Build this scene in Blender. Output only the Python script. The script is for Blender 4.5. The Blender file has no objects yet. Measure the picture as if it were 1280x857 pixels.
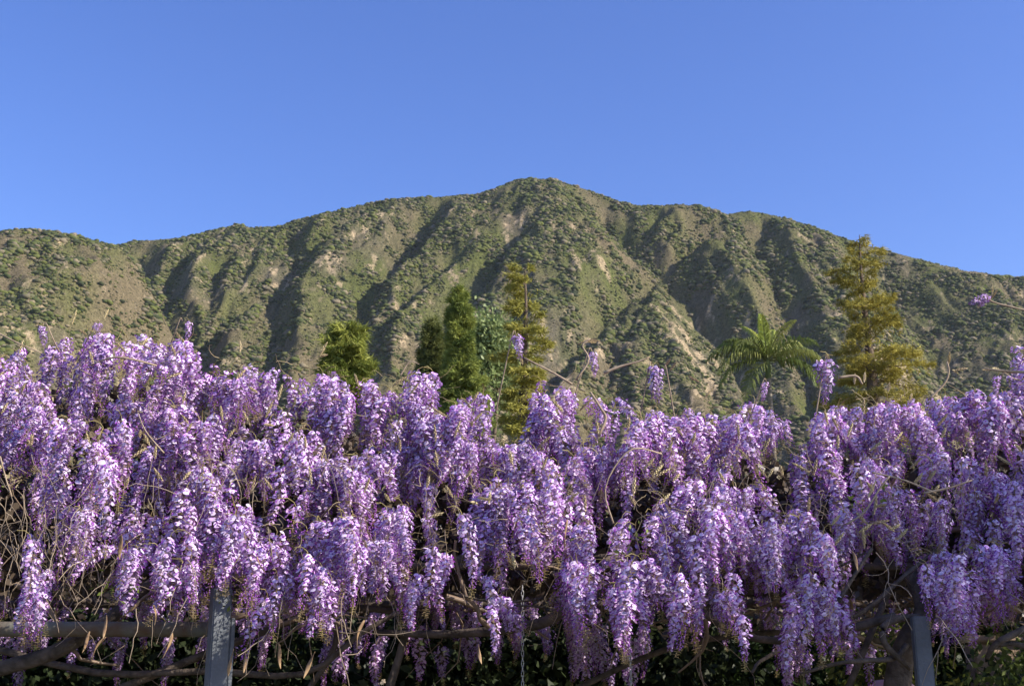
import bpy, math, random
import numpy as np
from mathutils import Vector, Matrix, Euler

SC = bpy.context.scene
COL = SC.collection
# ------------------------------------------------------------------ camera
FPX, PITCH, CAMZ = 1500.0, math.radians(15.7), 1.6          # focal length in photo pixels (1280 wide)
cd = bpy.data.cameras.new('camera'); cam = bpy.data.objects.new('camera', cd); COL.objects.link(cam)
cam.location = (0, 0, CAMZ); cam.rotation_euler = (math.pi/2 + PITCH, 0, 0)
cd.sensor_width = 36; cd.lens = 36*FPX/1280; cd.clip_start = 0.05; cd.clip_end = 20000
cd.dof.use_dof = True; cd.dof.focus_distance = 5.9; cd.dof.aperture_fstop = 12
SC.camera = cam
# ------------------------------------------------------------------ sky, sun, exposure
SUN_EL, SUN_AZ = math.radians(32), math.radians(109)        # azimuth clockwise from +Y (view direction)
w = bpy.data.worlds.new('World'); SC.world = w; w.use_nodes = True
nt = w.node_tree; bg = nt.nodes['Background']
sky = nt.nodes.new('ShaderNodeTexSky'); sky.sky_type = 'NISHITA'; sky.sun_disc = False
sky.sun_elevation = SUN_EL; sky.sun_rotation = SUN_AZ
sky.altitude = 300; sky.air_density = 1.0; sky.dust_density = 0.7; sky.ozone_density = 3.2
hs = nt.nodes.new('ShaderNodeHueSaturation'); hs.inputs['Hue'].default_value = 0.52
hs.inputs['Saturation'].default_value = 1.2
nt.links.new(sky.outputs[0], hs.inputs['Color']); nt.links.new(hs.outputs[0], bg.inputs[0])
bg.inputs[1].default_value = 0.15
sd = bpy.data.lights.new('sun', 'SUN'); sun = bpy.data.objects.new('sun', sd); COL.objects.link(sun)
sd.energy = 5.0; sd.angle = math.radians(0.53); sd.color = (1.0, 0.93, 0.82)
SDIR = Vector((math.sin(SUN_AZ)*math.cos(SUN_EL), math.cos(SUN_AZ)*math.cos(SUN_EL), math.sin(SUN_EL)))
sun.rotation_euler = SDIR.to_track_quat('Z', 'Y').to_euler()
sun.location = (20, -20, 40)
vs = SC.view_settings; vs.view_transform = 'Standard'; vs.look = 'None'; vs.exposure = 0.70; vs.gamma = 1.0
vs.use_curve_mapping = False

random.seed(5); RNG = np.random.default_rng(7)
R = RNG.random
# ------------------------------------------------------------------ helpers
CP, SP = math.cos(PITCH), math.sin(PITCH)
def ray(px, py):
    a = (np.asarray(px, float)-640)/FPX; b = (428.5-np.asarray(py, float))/FPX
    return np.stack([a, CP-SP*b, SP+CP*b], -1)
def at(px, py, Y):                                          # photo pixel at world distance Y
    r = ray(px, py); s = np.asarray(Y, float)/r[..., 1]
    return r*s[..., None] + np.array([0, 0, CAMZ])

def mesh(name, V, F, mats, tint=None, midx=None, smooth=True):
    V = np.asarray(V, np.float32); F = np.asarray(F, np.int32)
    me = bpy.data.meshes.new(name); n = len(F); k = F.shape[1]
    me.vertices.add(len(V)); me.vertices.foreach_set('co', V.ravel())
    me.loops.add(n*k); me.loops.foreach_set('vertex_index', F.ravel())
    me.polygons.add(n); me.polygons.foreach_set('loop_start', np.arange(n, dtype=np.int32)*k)
    me.polygons.foreach_set('loop_total', np.full(n, k, np.int32))
    if midx is not None: me.polygons.foreach_set('material_index', np.asarray(midx, np.int32))
    me.polygons.foreach_set('use_smooth', np.full(n, smooth))
    if tint is not None:
        at_ = me.attributes.new('tint', 'FLOAT_COLOR', 'POINT')
        at_.data.foreach_set('color', np.concatenate([np.asarray(tint, np.float32), np.ones((len(V), 1), np.float32)], 1).ravel())
    for m in (mats if isinstance(mats, (list, tuple)) else [mats]): me.materials.append(m)
    me.update(); me.validate(); return me
def obj(name, me, parent=None, loc=None):
    o = bpy.data.objects.new(name, me); COL.objects.link(o)
    if parent: o.parent = parent
    if loc is not None: o.location = loc
    return o
def tag(o, label=None, cat=None, group=None, kind=None):
    if label: o['label'] = label
    if cat: o['category'] = cat
    if group: o['group'] = group
    if kind: o['kind'] = kind
    return o
def thing(name, label, cat, loc=(0, 0, 0), group=None):
    return tag(obj(name, None, None, loc), label, cat, group)

class G:                                                    # geometry collector (triangles)
    def __init__(s): s.V = []; s.F = []; s.T = []; s.n = 0
    def add(s, V, F, T=None):
        V = np.asarray(V, float).reshape(-1, 3); F = np.asarray(F, int).reshape(-1, 3)
        s.V.append(V); s.F.append(F+s.n); s.n += len(V)
        s.T.append(np.broadcast_to(np.asarray((1, 1, 1) if T is None else T, float), (len(V), 3)))
    def tube(s, P, r, k=6, T=None, cap=False, wob=0.0):
        P = np.asarray(P, float); n = len(P); r = np.broadcast_to(np.asarray(r, float), (n,))
        t = np.gradient(P, axis=0); t /= np.linalg.norm(t, axis=1)[:, None]+1e-9
        ref = np.array([0.31, 0.22, 0.92]) if abs(t[:, 2]).mean() < .8 else np.array([.9, .3, .2])
        a = np.cross(t, ref); a /= np.linalg.norm(a, axis=1)[:, None]+1e-9; b = np.cross(t, a)
        th = np.arange(k)*2*math.pi/k
        rr = r[:, None]*(1+wob*(R((n, k))-.5))
        V = P[:, None]+rr[..., None]*(np.cos(th)[None, :, None]*a[:, None]+np.sin(th)[None, :, None]*b[:, None])
        i = np.arange(n-1)[:, None]*k; j = np.arange(k)[None]; j2 = (j+1) % k
        q = np.stack([i+j, i+j2, i+k+j2, i+k+j], -1).reshape(-1, 4)
        F = np.concatenate([q[:, [0, 1, 2]], q[:, [0, 2, 3]]])
        V = V.reshape(-1, 3)
        if cap:
            V = np.concatenate([V, P[:1], P[-1:]]); c0 = n*k
            jj = np.arange(k); kk = (jj+1) % k
            F = np.concatenate([F, np.stack([np.full(k, c0), kk, jj], 1), np.stack([np.full(k, c0+1), (n-1)*k+jj, (n-1)*k+kk], 1)])
        s.add(V, F, T)
    def arrays(s): return np.concatenate(s.V), np.concatenate(s.F), np.concatenate(s.T)
    def build(s, name, mats, parent=None, smooth=True, loc=None):
        V, F, T = s.arrays()
        if loc is not None: V = V-np.asarray(loc)
        return obj(name, mesh(name, V, F, mats, T, smooth=smooth), parent, loc)

def curve(P, n=12):                                         # Catmull-Rom through points
    P = np.asarray(P, float); P = np.concatenate([2*P[:1]-P[1:2], P, 2*P[-1:]-P[-2:-1]])
    out = []; m = len(P)-3
    for t in np.linspace(0, m-1e-6, n):
        i = int(t); u = t-i; a, b, c, d = P[i:i+4]
        out.append(.5*((2*b)+(c-a)*u+(2*a-5*b+4*c-d)*u*u+(3*b-a-3*c+d)*u**3))
    return np.array(out)

def hash2(i, j, s):
    h = (i.astype(np.int64)*374761393+j.astype(np.int64)*668265263+s*1442695041) & 0xffffffff
    h = ((h ^ (h >> 13))*1274126177) & 0xffffffff
    return ((h ^ (h >> 16)) & 0xffff)/65535.0
def vnoise(x, y, s=0):
    i = np.floor(x); j = np.floor(y); u = x-i; v = y-j
    u = u*u*u*(u*(u*6-15)+10); v = v*v*v*(v*(v*6-15)+10)
    i = i.astype(np.int64); j = j.astype(np.int64)
    return (hash2(i, j, s)*(1-u)+hash2(i+1, j, s)*u)*(1-v)+(hash2(i, j+1, s)*(1-u)+hash2(i+1, j+1, s)*u)*v
def fbm(x, y, s=0, o=4, g=.5):
    r = 0; a = 1; t = 0
    for k in range(o): r = r+a*(vnoise(x*2**k, y*2**k, s+k*17)-.5); t += a; a *= g
    return r/t*2

# ------------------------------------------------------------------ materials
def mat(name, col, rough=.85, noise=None, bump=None, spec=.2):
    """noise = (scale, colour2, contrast-lo, contrast-hi); bump = (scale, strength)"""
    m = bpy.data.materials.new(name); m.use_nodes = True; n = m.node_tree.nodes; l = m.node_tree.links
    b = n['Principled BSDF']; b.inputs['Roughness'].default_value = rough
    b.inputs['Specular IOR Level'].default_value = spec; b.inputs['Base Color'].default_value = (*col, 1)
    tc = n.new('ShaderNodeTexCoord')
    if noise:
        t = n.new('ShaderNodeTexNoise'); t.inputs['Scale'].default_value = noise[0]; t.inputs['Detail'].default_value = 6
        l.new(tc.outputs['Object'], t.inputs['Vector'])
        r = n.new('ShaderNodeValToRGB'); r.color_ramp.elements[0].position = noise[2]; r.color_ramp.elements[1].position = noise[3]
        r.color_ramp.elements[0].color = (*col, 1); r.color_ramp.elements[1].color = (*noise[1], 1)
        l.new(t.outputs['Fac'], r.inputs[0]); l.new(r.outputs[0], b.inputs['Base Color'])
    if bump:
        t = n.new('ShaderNodeTexNoise'); t.inputs['Scale'].default_value = bump[0]; t.inputs['Detail'].default_value = 5
        l.new(tc.outputs['Object'], t.inputs['Vector'])
        bp = n.new('ShaderNodeBump'); bp.inputs['Strength'].default_value = bump[1]; bp.inputs['Distance'].default_value = .02
        l.new(t.outputs['Fac'], bp.inputs['Height']); l.new(bp.outputs[0], b.inputs['Normal'])
    return m
def leafmat(name, trans=.35, gloss=.04, var=.18, hue=.02):
    """thin-leaf shader: vertex tint x random, diffuse + translucent"""
    m = bpy.data.materials.new(name); m.use_nodes = True; n = m.node_tree.nodes; l = m.node_tree.links
    n.remove(n['Principled BSDF']); out = n['Material Output']
    a = n.new('ShaderNodeAttribute'); a.attribute_name = 'tint'
    oi = n.new('ShaderNodeObjectInfo'); h = n.new('ShaderNodeHueSaturation')
    mv = n.new('ShaderNodeMapRange'); mv.inputs['To Min'].default_value = 1-var; mv.inputs['To Max'].default_value = 1+var
    mh = n.new('ShaderNodeMapRange'); mh.inputs['To Min'].default_value = .5-hue; mh.inputs['To Max'].default_value = .5+hue
    l.new(oi.outputs['Random'], mv.inputs['Value']); l.new(oi.outputs['Random'], mh.inputs['Value'])
    l.new(a.outputs['Color'], h.inputs['Color']); l.new(mv.outputs[0], h.inputs['Value']); l.new(mh.outputs[0], h.inputs['Hue'])
    d = n.new('ShaderNodeBsdfDiffuse'); t = n.new('ShaderNodeBsdfTranslucent'); g = n.new('ShaderNodeBsdfGlossy')
    g.inputs['Roughness'].default_value = .45; g.inputs['Color'].default_value = (1, 1, 1, 1)
    l.new(h.outputs[0], d.inputs[0]); l.new(h.outputs[0], t.inputs[0])
    x = n.new('ShaderNodeMixShader'); x.inputs[0].default_value = trans; l.new(d.outputs[0], x.inputs[1]); l.new(t.outputs[0], x.inputs[2])
    y = n.new('ShaderNodeMixShader'); y.inputs[0].default_value = gloss; l.new(x.outputs[0], y.inputs[1]); l.new(g.outputs[0], y.inputs[2])
    l.new(y.outputs[0], out.inputs[0]); return m
M_petal = leafmat('petal', .24, .03, .16, .016)
M_stalk = leafmat('flower_stalk', .15, .03, .15, .01)
M_leaf = leafmat('foliage', .3, .012, .1, .01)
M_needle = leafmat('needles', .22, .008, .08, .01)
M_bark = mat('vine_bark', (.13, .10, .08), .9, (14, (.05, .04, .032), .4, .7), (40, .8))
M_twig = mat('twig', (.38, .29, .20), .85, (30, (.26, .19, .13), .4, .65))
M_tbark = mat('tree_bark', (.17, .125, .09), .95, (4, (.09, .065, .05), .35, .65), (12, .8))
M_post = mat('grey_painted_wood', (.14, .15, .165), .7, (9, (.10, .11, .12), .35, .75), (60, .25), .3)
M_pipe = mat('weathered_rail', (.15, .15, .125), .75, (7, (.12, .075, .045), .45, .68), (50, .3))
M_chain = mat('chain_steel', (.5, .5, .5), .45, None, None, .5); M_chain.node_tree.nodes['Principled BSDF'].inputs['Metallic'].default_value = .7
M_pod = mat('dry_pod', (.36, .24, .13), .8, (25, (.20, .12, .07), .4, .65))
M_white = mat('white_stucco', (.74, .75, .76), .9, (5, (.62, .63, .64), .4, .7), (60, .2))
M_tan = mat('tan_stucco', (.44, .32, .22), .95, (3, (.30, .21, .15), .35, .7), (30, .5))
M_ground = mat('earth', (.17, .13, .09), .95, (1.2, (.09, .10, .045), .4, .65), (9, .5))
M_pink = mat('pink_glaze', (.62, .36, .40), .6, (9, (.5, .27, .32), .4, .7))

# ================================================================== SETTING
# ---- ground
g = G(); S = 6000
nx = 40; gx = np.linspace(-S, S, nx+1)
V = np.array([(x, y, 0) for y in gx for x in gx]); i = np.arange(nx)[:, None]*(nx+1)+np.arange(nx)[None]
q = np.stack([i, i+1, i+nx+2, i+nx+1], -1).reshape(-1, 4)
tag(obj('ground', mesh('ground', V, q, M_ground)), kind='structure')

# ---- mountain: ridge and ravine lines read off the photograph, laid on a real slope
SLOPE = .86
def crest_fn(pts, Yc):
    p = np.array(pts, float); Y = np.interp(p[:, 0], *Yc) if isinstance(Yc, tuple) else np.full(len(p), Yc)
    return at(p[:, 0], p[:, 1], Y)
CA = crest_fn([(-700, 420), (-400, 372), (-200, 345), (0, 328), (110, 312), (150, 309), (185, 302), (215, 301), (250, 297), (275, 290), (300, 284), (322, 289), (345, 289), (385, 277),
    (420, 268), (445, 262), (500, 252), (560, 247), (600, 244), (625, 236), (655, 229), (690, 227), (715, 234), (740, 242), (775, 255), (808, 262), (850, 259),
    (880, 264), (905, 271), (935, 266), (960, 270), (1000, 284), (1050, 300), (1110, 316), (1160, 330), (1200, 340), (1245, 349), (1280, 352), (1400, 372), (1650, 420), (2000, 470)],
    ([-700, 150, 345, 660, 1280, 2000], [1500, 1500, 1480, 1500, 1380, 1300]))
CB = crest_fn([(-700, 400), (-500, 350), (-250, 318), (-100, 304), (0, 298), (40, 290), (80, 294), (120, 303), (152, 311), (175, 335), (200, 385), (240, 470), (330, 640)], 1170.)
def base_h(x, y, C, slope, back):
    yc = np.interp(x, C[:, 0], C[:, 1]); zc = np.interp(x, C[:, 0], C[:, 2])
    d = yc-y
    f = np.where(d > 0, slope*(np.sqrt(d*d+35**2)-35), back*-d)
    return zc-f, d
def Hbase(x, y):
    a, da = base_h(x, y, CA, SLOPE, .75); b, db = base_h(x, y, CB, .82, .8)
    return np.maximum(a, b), np.where(a > b, da, db)
def on_slope(px, py, dz):                                  # first hit of a pixel's ray with the slope
    r = ray(px, py); r /= r[1]
    Y = np.arange(450, 1560, 3.0); P = r[None]*Y[:, None]; P[:, 2] += CAMZ
    h = Hbase(P[:, 0], P[:, 1])[0]+dz
    k = np.argmax(h >= P[:, 2])
    return P[k] if (h >= P[:, 2]).any() else P[-1]
# ravines: (depth, width of the steep right bank, width of the gentle left bank, traced pixels)
RAVINES = [(30, 36, 50, [(232, 316), (200, 334), (170, 350), (152, 366), (162, 390), (187, 414), (215, 445)]), (9, 16, 30, [(15, 312), (12, 350), (25, 385), (50, 430)]), (10, 16, 30, [(45, 312), (62, 350), (85, 395), (105, 440)]), (10, 16, 30, [(95, 302), (112, 340), (125, 375), (140, 420)]), (12, 20, 30, [(-60, 330), (-50, 400)]),
    (20, 22, 30, [(285, 302), (262, 316), (238, 334), (214, 358), (206, 378), (220, 420)]), (17, 20, 30, [(290, 325), (270, 352), (258, 380), (262, 440)]), (8, 14, 25, [(325, 300), (312, 335), (304, 370), (308, 420)]),
    (24, 26, 50, [(352, 302), (367, 314), (370, 330), (376, 344), (360, 368), (345, 390), (338, 408), (340, 450)]), (26, 24, 34, [(490, 274), (455, 292), (428, 309), (405, 326), (378, 344)]), (8, 14, 25, [(432, 345), (415, 370), (410, 400), (402, 440)]), (10, 14, 22, [(420, 278), (405, 295), (392, 315)]),
    (34, 26, 70, [(600, 268), (565, 284), (535, 303), (530, 320), (505, 341), (479, 367), (468, 380), (457, 400), (448, 425), (445, 460)]), (20, 18, 40, [(585, 322), (566, 338), (541, 357), (522, 375), (498, 397), (478, 417), (468, 447)]), (26, 24, 45, [(668, 296), (645, 318), (624, 340), (606, 360), (596, 377), (580, 400), (560, 430), (545, 470)]),
    (9, 18, 30, [(640, 258), (636, 280), (622, 300)]), (7, 14, 30, [(668, 350), (655, 380), (645, 410), (645, 460)]), (8, 16, 40, [(705, 320), (712, 360), (728, 410), (740, 470)]), (9, 18, 40, [(775, 350), (790, 390), (815, 430), (835, 490)]),
    (36, 45, 60, [(722, 250), (733, 272), (757, 296), (785, 325), (806, 342), (832, 360), (852, 382), (866, 402), (895, 428), (908, 442), (925, 480)]), (20, 22, 28, [(825, 272), (806, 294), (792, 322)]), (16, 20, 25, [(858, 278), (838, 300), (820, 330), (812, 342)]), (32, 28, 36, [(915, 296), (884, 314), (857, 335), (836, 352), (824, 358)]),
    (28, 34, 36, [(968, 284), (950, 300), (944, 314), (957, 334), (968, 350), (985, 395), (995, 450)]), (9, 18, 30, [(895, 340), (900, 365), (925, 400), (945, 440)]), (12, 22, 36, [(1010, 302), (1020, 340), (1038, 385), (1052, 450)]), (46, 95, 60, [(1128, 326), (1112, 350), (1108, 370), (1116, 397), (1142, 416), (1158, 438), (1172, 475)]),
    (14, 20, 36, [(1070, 322), (1085, 355), (1100, 390), (1114, 400)]), (13, 20, 36, [(1216, 352), (1224, 390), (1228, 430), (1235, 480)]), (14, 22, 36, [(1272, 362), (1282, 410), (1290, 470)])]
random.seed(11)
for px in list(range(-700, -80, 90))+list(range(1340, 1950, 90)):   # the ravines go on outside the frame
    top = np.interp(px, [-700, -100, 1340, 2000], [415, 315, 375, 480])
    RAVINES.append((random.uniform(10, 28), 24, 45, [(px+random.uniform(-10, 10)+sx, top+t) for t, sx in ((18, 0), (60, -20), (110, -40), (170, -50))]))
def crestfade(x, y): return np.clip((Hbase(x, y)[1]-10)/60, .02, 1)
STEP = 2.2
X = np.arange(-900, 900.1, STEP); Y = np.arange(430, 1700.1, STEP)
cs = 2; xc = X[::cs]; yc = Y[::cs]; XX, YY = np.meshgrid(xc, yc)
wx = XX+9*fbm(XX/38, YY/50, 3, 4); wy = YY+9*fbm(XX/38, YY/50, 9, 4)
cut = np.zeros_like(XX); side_lit = np.zeros_like(XX)
for A, wr, wl, ln in RAVINES:
    if A >= 16: A *= 1.36; wr *= 1.1
    p = np.array([on_slope(a, b, -A*.5 if k == 0 else -A) for k, (a, b) in enumerate(ln)])
    d = p[-1]-p[-2]; d = d/(np.linalg.norm(d[:2])+1e-6); d[1] = -abs(d[1])-.5
    p = np.concatenate([p, [p[-1]+d*250]])
    best = np.full(XX.shape, 1e9); sgn = np.zeros_like(XX); tt = np.zeros_like(XX)
    x0, x1 = p[:, 0].min()-100, p[:, 0].max()+100; c0, c1 = np.searchsorted(xc, [x0, x1])
    if c1 <= c0: continue
    sl = (slice(None), slice(c0, c1)); qx, qy = wx[sl], wy[sl]; best = best[sl]; sgn = sgn[sl]; tt = tt[sl]
    for k, (a, b) in enumerate(zip(p[:-1], p[1:])):
        ab = (b-a)[:2]; u = np.clip(((qx-a[0])*ab[0]+(qy-a[1])*ab[1])/(ab@ab+1e-9), 0, 1)
        ex = qx-a[0]-u*ab[0]; ey = qy-a[1]-u*ab[1]; dd = ex*ex+ey*ey; m = dd < best
        best = np.where(m, dd, best); sgn = np.where(m, ex*(-ab[1])+ey*ab[0], sgn); tt = np.where(m, (k+u)/(len(p)-1), tt)
    dist_ = np.sqrt(best); wdt = np.where(sgn > 0, wr, wl)
    prof = np.clip(1-dist_/wdt, 0, 1); prof = np.where(sgn > 0, prof**.9, prof**1.1)
    cut[sl] = np.maximum(cut[sl], A*prof*np.clip(tt*7+.25, 0, 1))
rel = -cut; wgt = 1-np.clip(cut/20, 0, 1)
def upsample(A):
    jx = np.clip((X-xc[0])/(xc[1]-xc[0]), 0, len(xc)-1.001); jy = np.clip((Y-yc[0])/(yc[1]-yc[0]), 0, len(yc)-1.001)
    i = jx.astype(int); j = jy.astype(int); u = (jx-i)[None]; v = (jy-j)[:, None]
    return A[j][:, i]*(1-u)*(1-v)+A[j][:, i+1]*u*(1-v)+A[j+1][:, i]*(1-u)*v+A[j+1][:, i+1]*u*v
rel = upsample(rel); wg = upsample(wgt)
XX, YY = np.meshgrid(X, Y)
hb, dcr = Hbase(XX, YY)
fade = np.clip((dcr-10)/65, .02, 1)
gull = 1-np.abs(fbm(XX/26+.6*fbm(XX/60, YY/60, 40, 2), YY/75, 21, 4))*2
H = hb+rel*fade+fade*(9*fbm(XX/110, YY/140, 31, 4)+6.0*(gull-.5)+3.2*(.5-np.abs(fbm(XX/13+.5*fbm(XX/30, YY/30, 61, 2), YY/34, 65, 3))*1.6))+1.5*fbm(XX/9, YY/9, 51, 4, .65)
H = np.where(H < 60, np.maximum(-3, H), H)
def Hs(x, y):
    jx = np.clip((x-X[0])/STEP, 0, len(X)-1.001); jy = np.clip((y-Y[0])/STEP, 0, len(Y)-1.001)
    i = jx.astype(int); j = jy.astype(int); u = jx-i; v = jy-j
    return H[j, i]*(1-u)*(1-v)+H[j, i+1]*u*(1-v)+H[j+1, i]*(1-u)*v+H[j+1, i+1]*u*v
ny, nx = H.shape
i = np.arange(ny-1)[:, None]*nx+np.arange(nx-1)[None]
q = np.stack([i, i+1, i+nx+1, i+nx], -1).reshape(-1, 4)
# natural ground cover of the slope: dry soil, pale rock outcrops, spring grass (no light or shade in it)
hrel = np.clip((H-200)/430, 0, 1)
soil = np.array([.16, .128, .074]); pale = np.array([.38, .29, .18]); grass = np.array([.118, .118, .040]); grey = np.array([.125, .11, .075])
n1 = fbm(XX/34, YY/48, 71, 5); n2 = .55*fbm(XX/16, YY/30, 81, 4)+.75*fbm(XX/6, YY/11, 83, 3, .7); n3 = fbm(XX/90, YY/110, 91, 3)
k_g = np.clip(.24+.45*hrel+1.1*n1+.4*n3, 0, 1)[..., None]
k_p = np.clip((n2+.35*n3-.12+.25*(wg-.5)-.28*hrel)*4.5, 0, 1)[..., None]
k_y = np.clip((n3+.6*n2)*1.2+.4*(1-hrel), 0, 1)[..., None]
soil, pale, grass, grey = soil*.92, pale*.95, grass*.9, grey*.92
grass = grass*np.array([.92, 1.0, .92])
tc = (soil*(1-k_y)+grey*k_y); tc = tc*(1-k_p)+pale*k_p; tc = tc*(1-k_g*(1-.8*k_p))+grass*k_g*(1-.8*k_p)
M_mtn = bpy.data.materials.new('hillside'); M_mtn.use_nodes = True
n = M_mtn.node_tree.nodes; l = M_mtn.node_tree.links; b = n['Principled BSDF']; b.inputs['Roughness'].default_value = .95; b.inputs['Specular IOR Level'].default_value = .05
a = n.new('ShaderNodeAttribute'); a.attribute_name = 'tint'; t = n.new('ShaderNodeTexNoise'); tcn = n.new('ShaderNodeTexCoord')
t.inputs['Scale'].default_value = .35; t.inputs['Detail'].default_value = 8; t.inputs['Roughness'].default_value = .7; l.new(tcn.outputs['Object'], t.inputs['Vector'])
mr = n.new('ShaderNodeMapRange'); mr.inputs['From Min'].default_value = .3; mr.inputs['From Max'].default_value = .7; mr.inputs['To Min'].default_value = .35; mr.inputs['To Max'].default_value = 1.5
l.new(t.outputs['Fac'], mr.inputs['Value']); t2 = n.new('ShaderNodeTexNoise'); t2.inputs['Scale'].default_value = .9; t2.inputs['Detail'].default_value = 6; t2.inputs['Roughness'].default_value = .75; l.new(tcn.outputs['Object'], t2.inputs['Vector'])
m2 = n.new('ShaderNodeMapRange'); m2.inputs['From Min'].default_value = .35; m2.inputs['From Max'].default_value = .62; m2.inputs['To Min'].default_value = .45; m2.inputs['To Max'].default_value = 1.35; l.new(t2.outputs['Fac'], m2.inputs['Value'])
mm = n.new('ShaderNodeMath'); mm.operation = 'MULTIPLY'; l.new(mr.outputs[0], mm.inputs[0]); l.new(m2.outputs[0], mm.inputs[1])
vm = n.new('ShaderNodeVectorMath'); vm.operation = 'SCALE'
l.new(a.outputs['Color'], vm.inputs[0]); l.new(mm.outputs[0], vm.inputs['Scale']); l.new(vm.outputs[0], b.inputs['Base Color'])
bp = n.new('ShaderNodeBump'); bp.inputs['Distance'].default_value = 1.6; bp.inputs['Strength'].default_value = .9; l.new(t.outputs['Fac'], bp.inputs['Height']); l.new(bp.outputs[0], b.inputs['Normal'])
mtn = obj('mountain', mesh('mountain', np.stack([XX, YY, H], -1).reshape(-1, 3), q, M_mtn, tc.reshape(-1, 3)))
tag(mtn, kind='structure')

# ---- chaparral on the slope: uncountable, scattered as instances
def lumpy(seed, sub=2):
    import bmesh
    bm = bmesh.new(); bmesh.ops.create_icosphere(bm, subdivisions=sub, radius=.5)
    rr = random.Random(seed); c = [Vector((rr.gauss(0, 1), rr.gauss(0, 1), rr.gauss(0, 1))).normalized() for _ in range(9)]
    for v in bm.verts:
        d = v.co.normalized(); k = max(d.dot(x) for x in c)
        v.co = d*(.5*(.62+.42*max(0, k)**3))*(1+rr.uniform(-.14, .14)); v.co.z *= .62
    me = bpy.data.meshes.new('shrub_clump'); bm.to_mesh(me); bm.free(); return me
M_bush = bpy.data.materials.new('chaparral'); M_bush.use_nodes = True
n = M_bush.node_tree.nodes; l = M_bush.node_tree.links; b = n['Principled BSDF']; b.inputs['Roughness'].default_value = .9; b.inputs['Specular IOR Level'].default_value = .1
oi = n.new('ShaderNodeObjectInfo'); rp = n.new('ShaderNodeValToRGB'); rp.color_ramp.interpolation = 'LINEAR'
e = rp.color_ramp.elements; e[0].color = (.034, .040, .022, 1); e[1].color = (.22, .18, .115, 1); e[1].position = 1
for p, c in ((.25, (.058, .072, .026)), (.5, (.115, .126, .034)), (.70, (.092, .095, .042)), (.88, (.14, .12, .08))):
    x = e.new(p); x.color = (*c, 1)
l.new(oi.outputs['Random'], rp.inputs[0]); l.new(rp.outputs[0], b.inputs['Base Color'])
def scatter(name, pts, size, turn, pick, meshes, parent=None):
    """one object whose points carry instances of a few source meshes"""
    me = bpy.data.meshes.new(name); N = len(pts); me.vertices.add(N); me.vertices.foreach_set('co', np.asarray(pts, np.float32).ravel())
    me.attributes.new('size', 'FLOAT', 'POINT').data.foreach_set('value', np.asarray(size, np.float32))
    me.attributes.new('turn', 'FLOAT_VECTOR', 'POINT').data.foreach_set('vector', np.asarray(turn, np.float32).ravel())
    me.attributes.new('pick', 'INT', 'POINT').data.foreach_set('value', np.asarray(pick, np.int32)); me.update()
    o = obj(name, me, parent); src = bpy.data.collections.new(name+'_sources')
    for k, sm in enumerate(meshes): src.objects.link(bpy.data.objects.new('%s_source_%02d' % (name, k), sm))
    ng = bpy.data.node_groups.new('scatter', 'GeometryNodeTree'); N_ = ng.nodes.new; L_ = ng.links.new
    ng.interface.new_socket('Geometry', in_out='INPUT', socket_type='NodeSocketGeometry'); ng.interface.new_socket('Geometry', in_out='OUTPUT', socket_type='NodeSocketGeometry')
    gi = N_('NodeGroupInput'); go = N_('NodeGroupOutput'); ci = N_('GeometryNodeCollectionInfo'); ip = N_('GeometryNodeInstanceOnPoints')
    ci.inputs['Collection'].default_value = src; ci.inputs['Separate Children'].default_value = True; ci.inputs['Reset Children'].default_value = True
    def na(nm, ty):
        a = N_('GeometryNodeInputNamedAttribute'); a.data_type = ty; a.inputs['Name'].default_value = nm; return a.outputs['Attribute']
    L_(gi.outputs[0], ip.inputs['Points']); L_(ci.outputs[0], ip.inputs['Instance']); ip.inputs['Pick Instance'].default_value = True
    L_(na('pick', 'INT'), ip.inputs['Instance Index']); L_(na('turn', 'FLOAT_VECTOR'), ip.inputs['Rotation']); L_(na('size', 'FLOAT'), ip.inputs['Scale']); L_(ip.outputs[0], go.inputs[0])
    o.modifiers.new('scatter', 'NODES').node_group = ng
    return o
NB = 480000
bx = RNG.uniform(-760, 720, NB); by = RNG.uniform(640, 1535, NB); bz = Hs(bx, by)
hr = np.clip((bz-200)/430, 0, 1); pn = fbm(bx/20, by/26, 171, 3)
dens = .56+.30*hr+1.0*pn+.45*fbm(bx/34, by/48, 71, 4)-.40*np.clip((fbm(bx/16, by/30, 81, 4)+.35*fbm(bx/90, by/110, 91, 3)-.12-.28*hr)*4.5, 0, 1)
keep = (R(NB) < np.clip(dens, .20, .97)) & (bz > 90)
pts = np.stack([bx, by, bz], -1)[keep]; N = len(pts); sc = (np.exp(RNG.normal(.62, .58, N))*np.clip(1+1.8*pn[keep], .5, 2.6)).clip(.8, 10)
pts[:, 2] += sc*.06
BM = []
for k in range(5):
    lm = lumpy(k); lm.materials.append(M_bush); lm.polygons.foreach_set('use_smooth', np.full(len(lm.polygons), True)); BM.append(lm)
tag(scatter('chaparral', pts, sc, np.stack([0*sc, 0*sc, R(N)*6.28], 1), RNG.integers(0, 5, N), BM), 'olive and grey-green chaparral shrubs covering the mountain slope', 'shrubs', kind='stuff')

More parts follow.
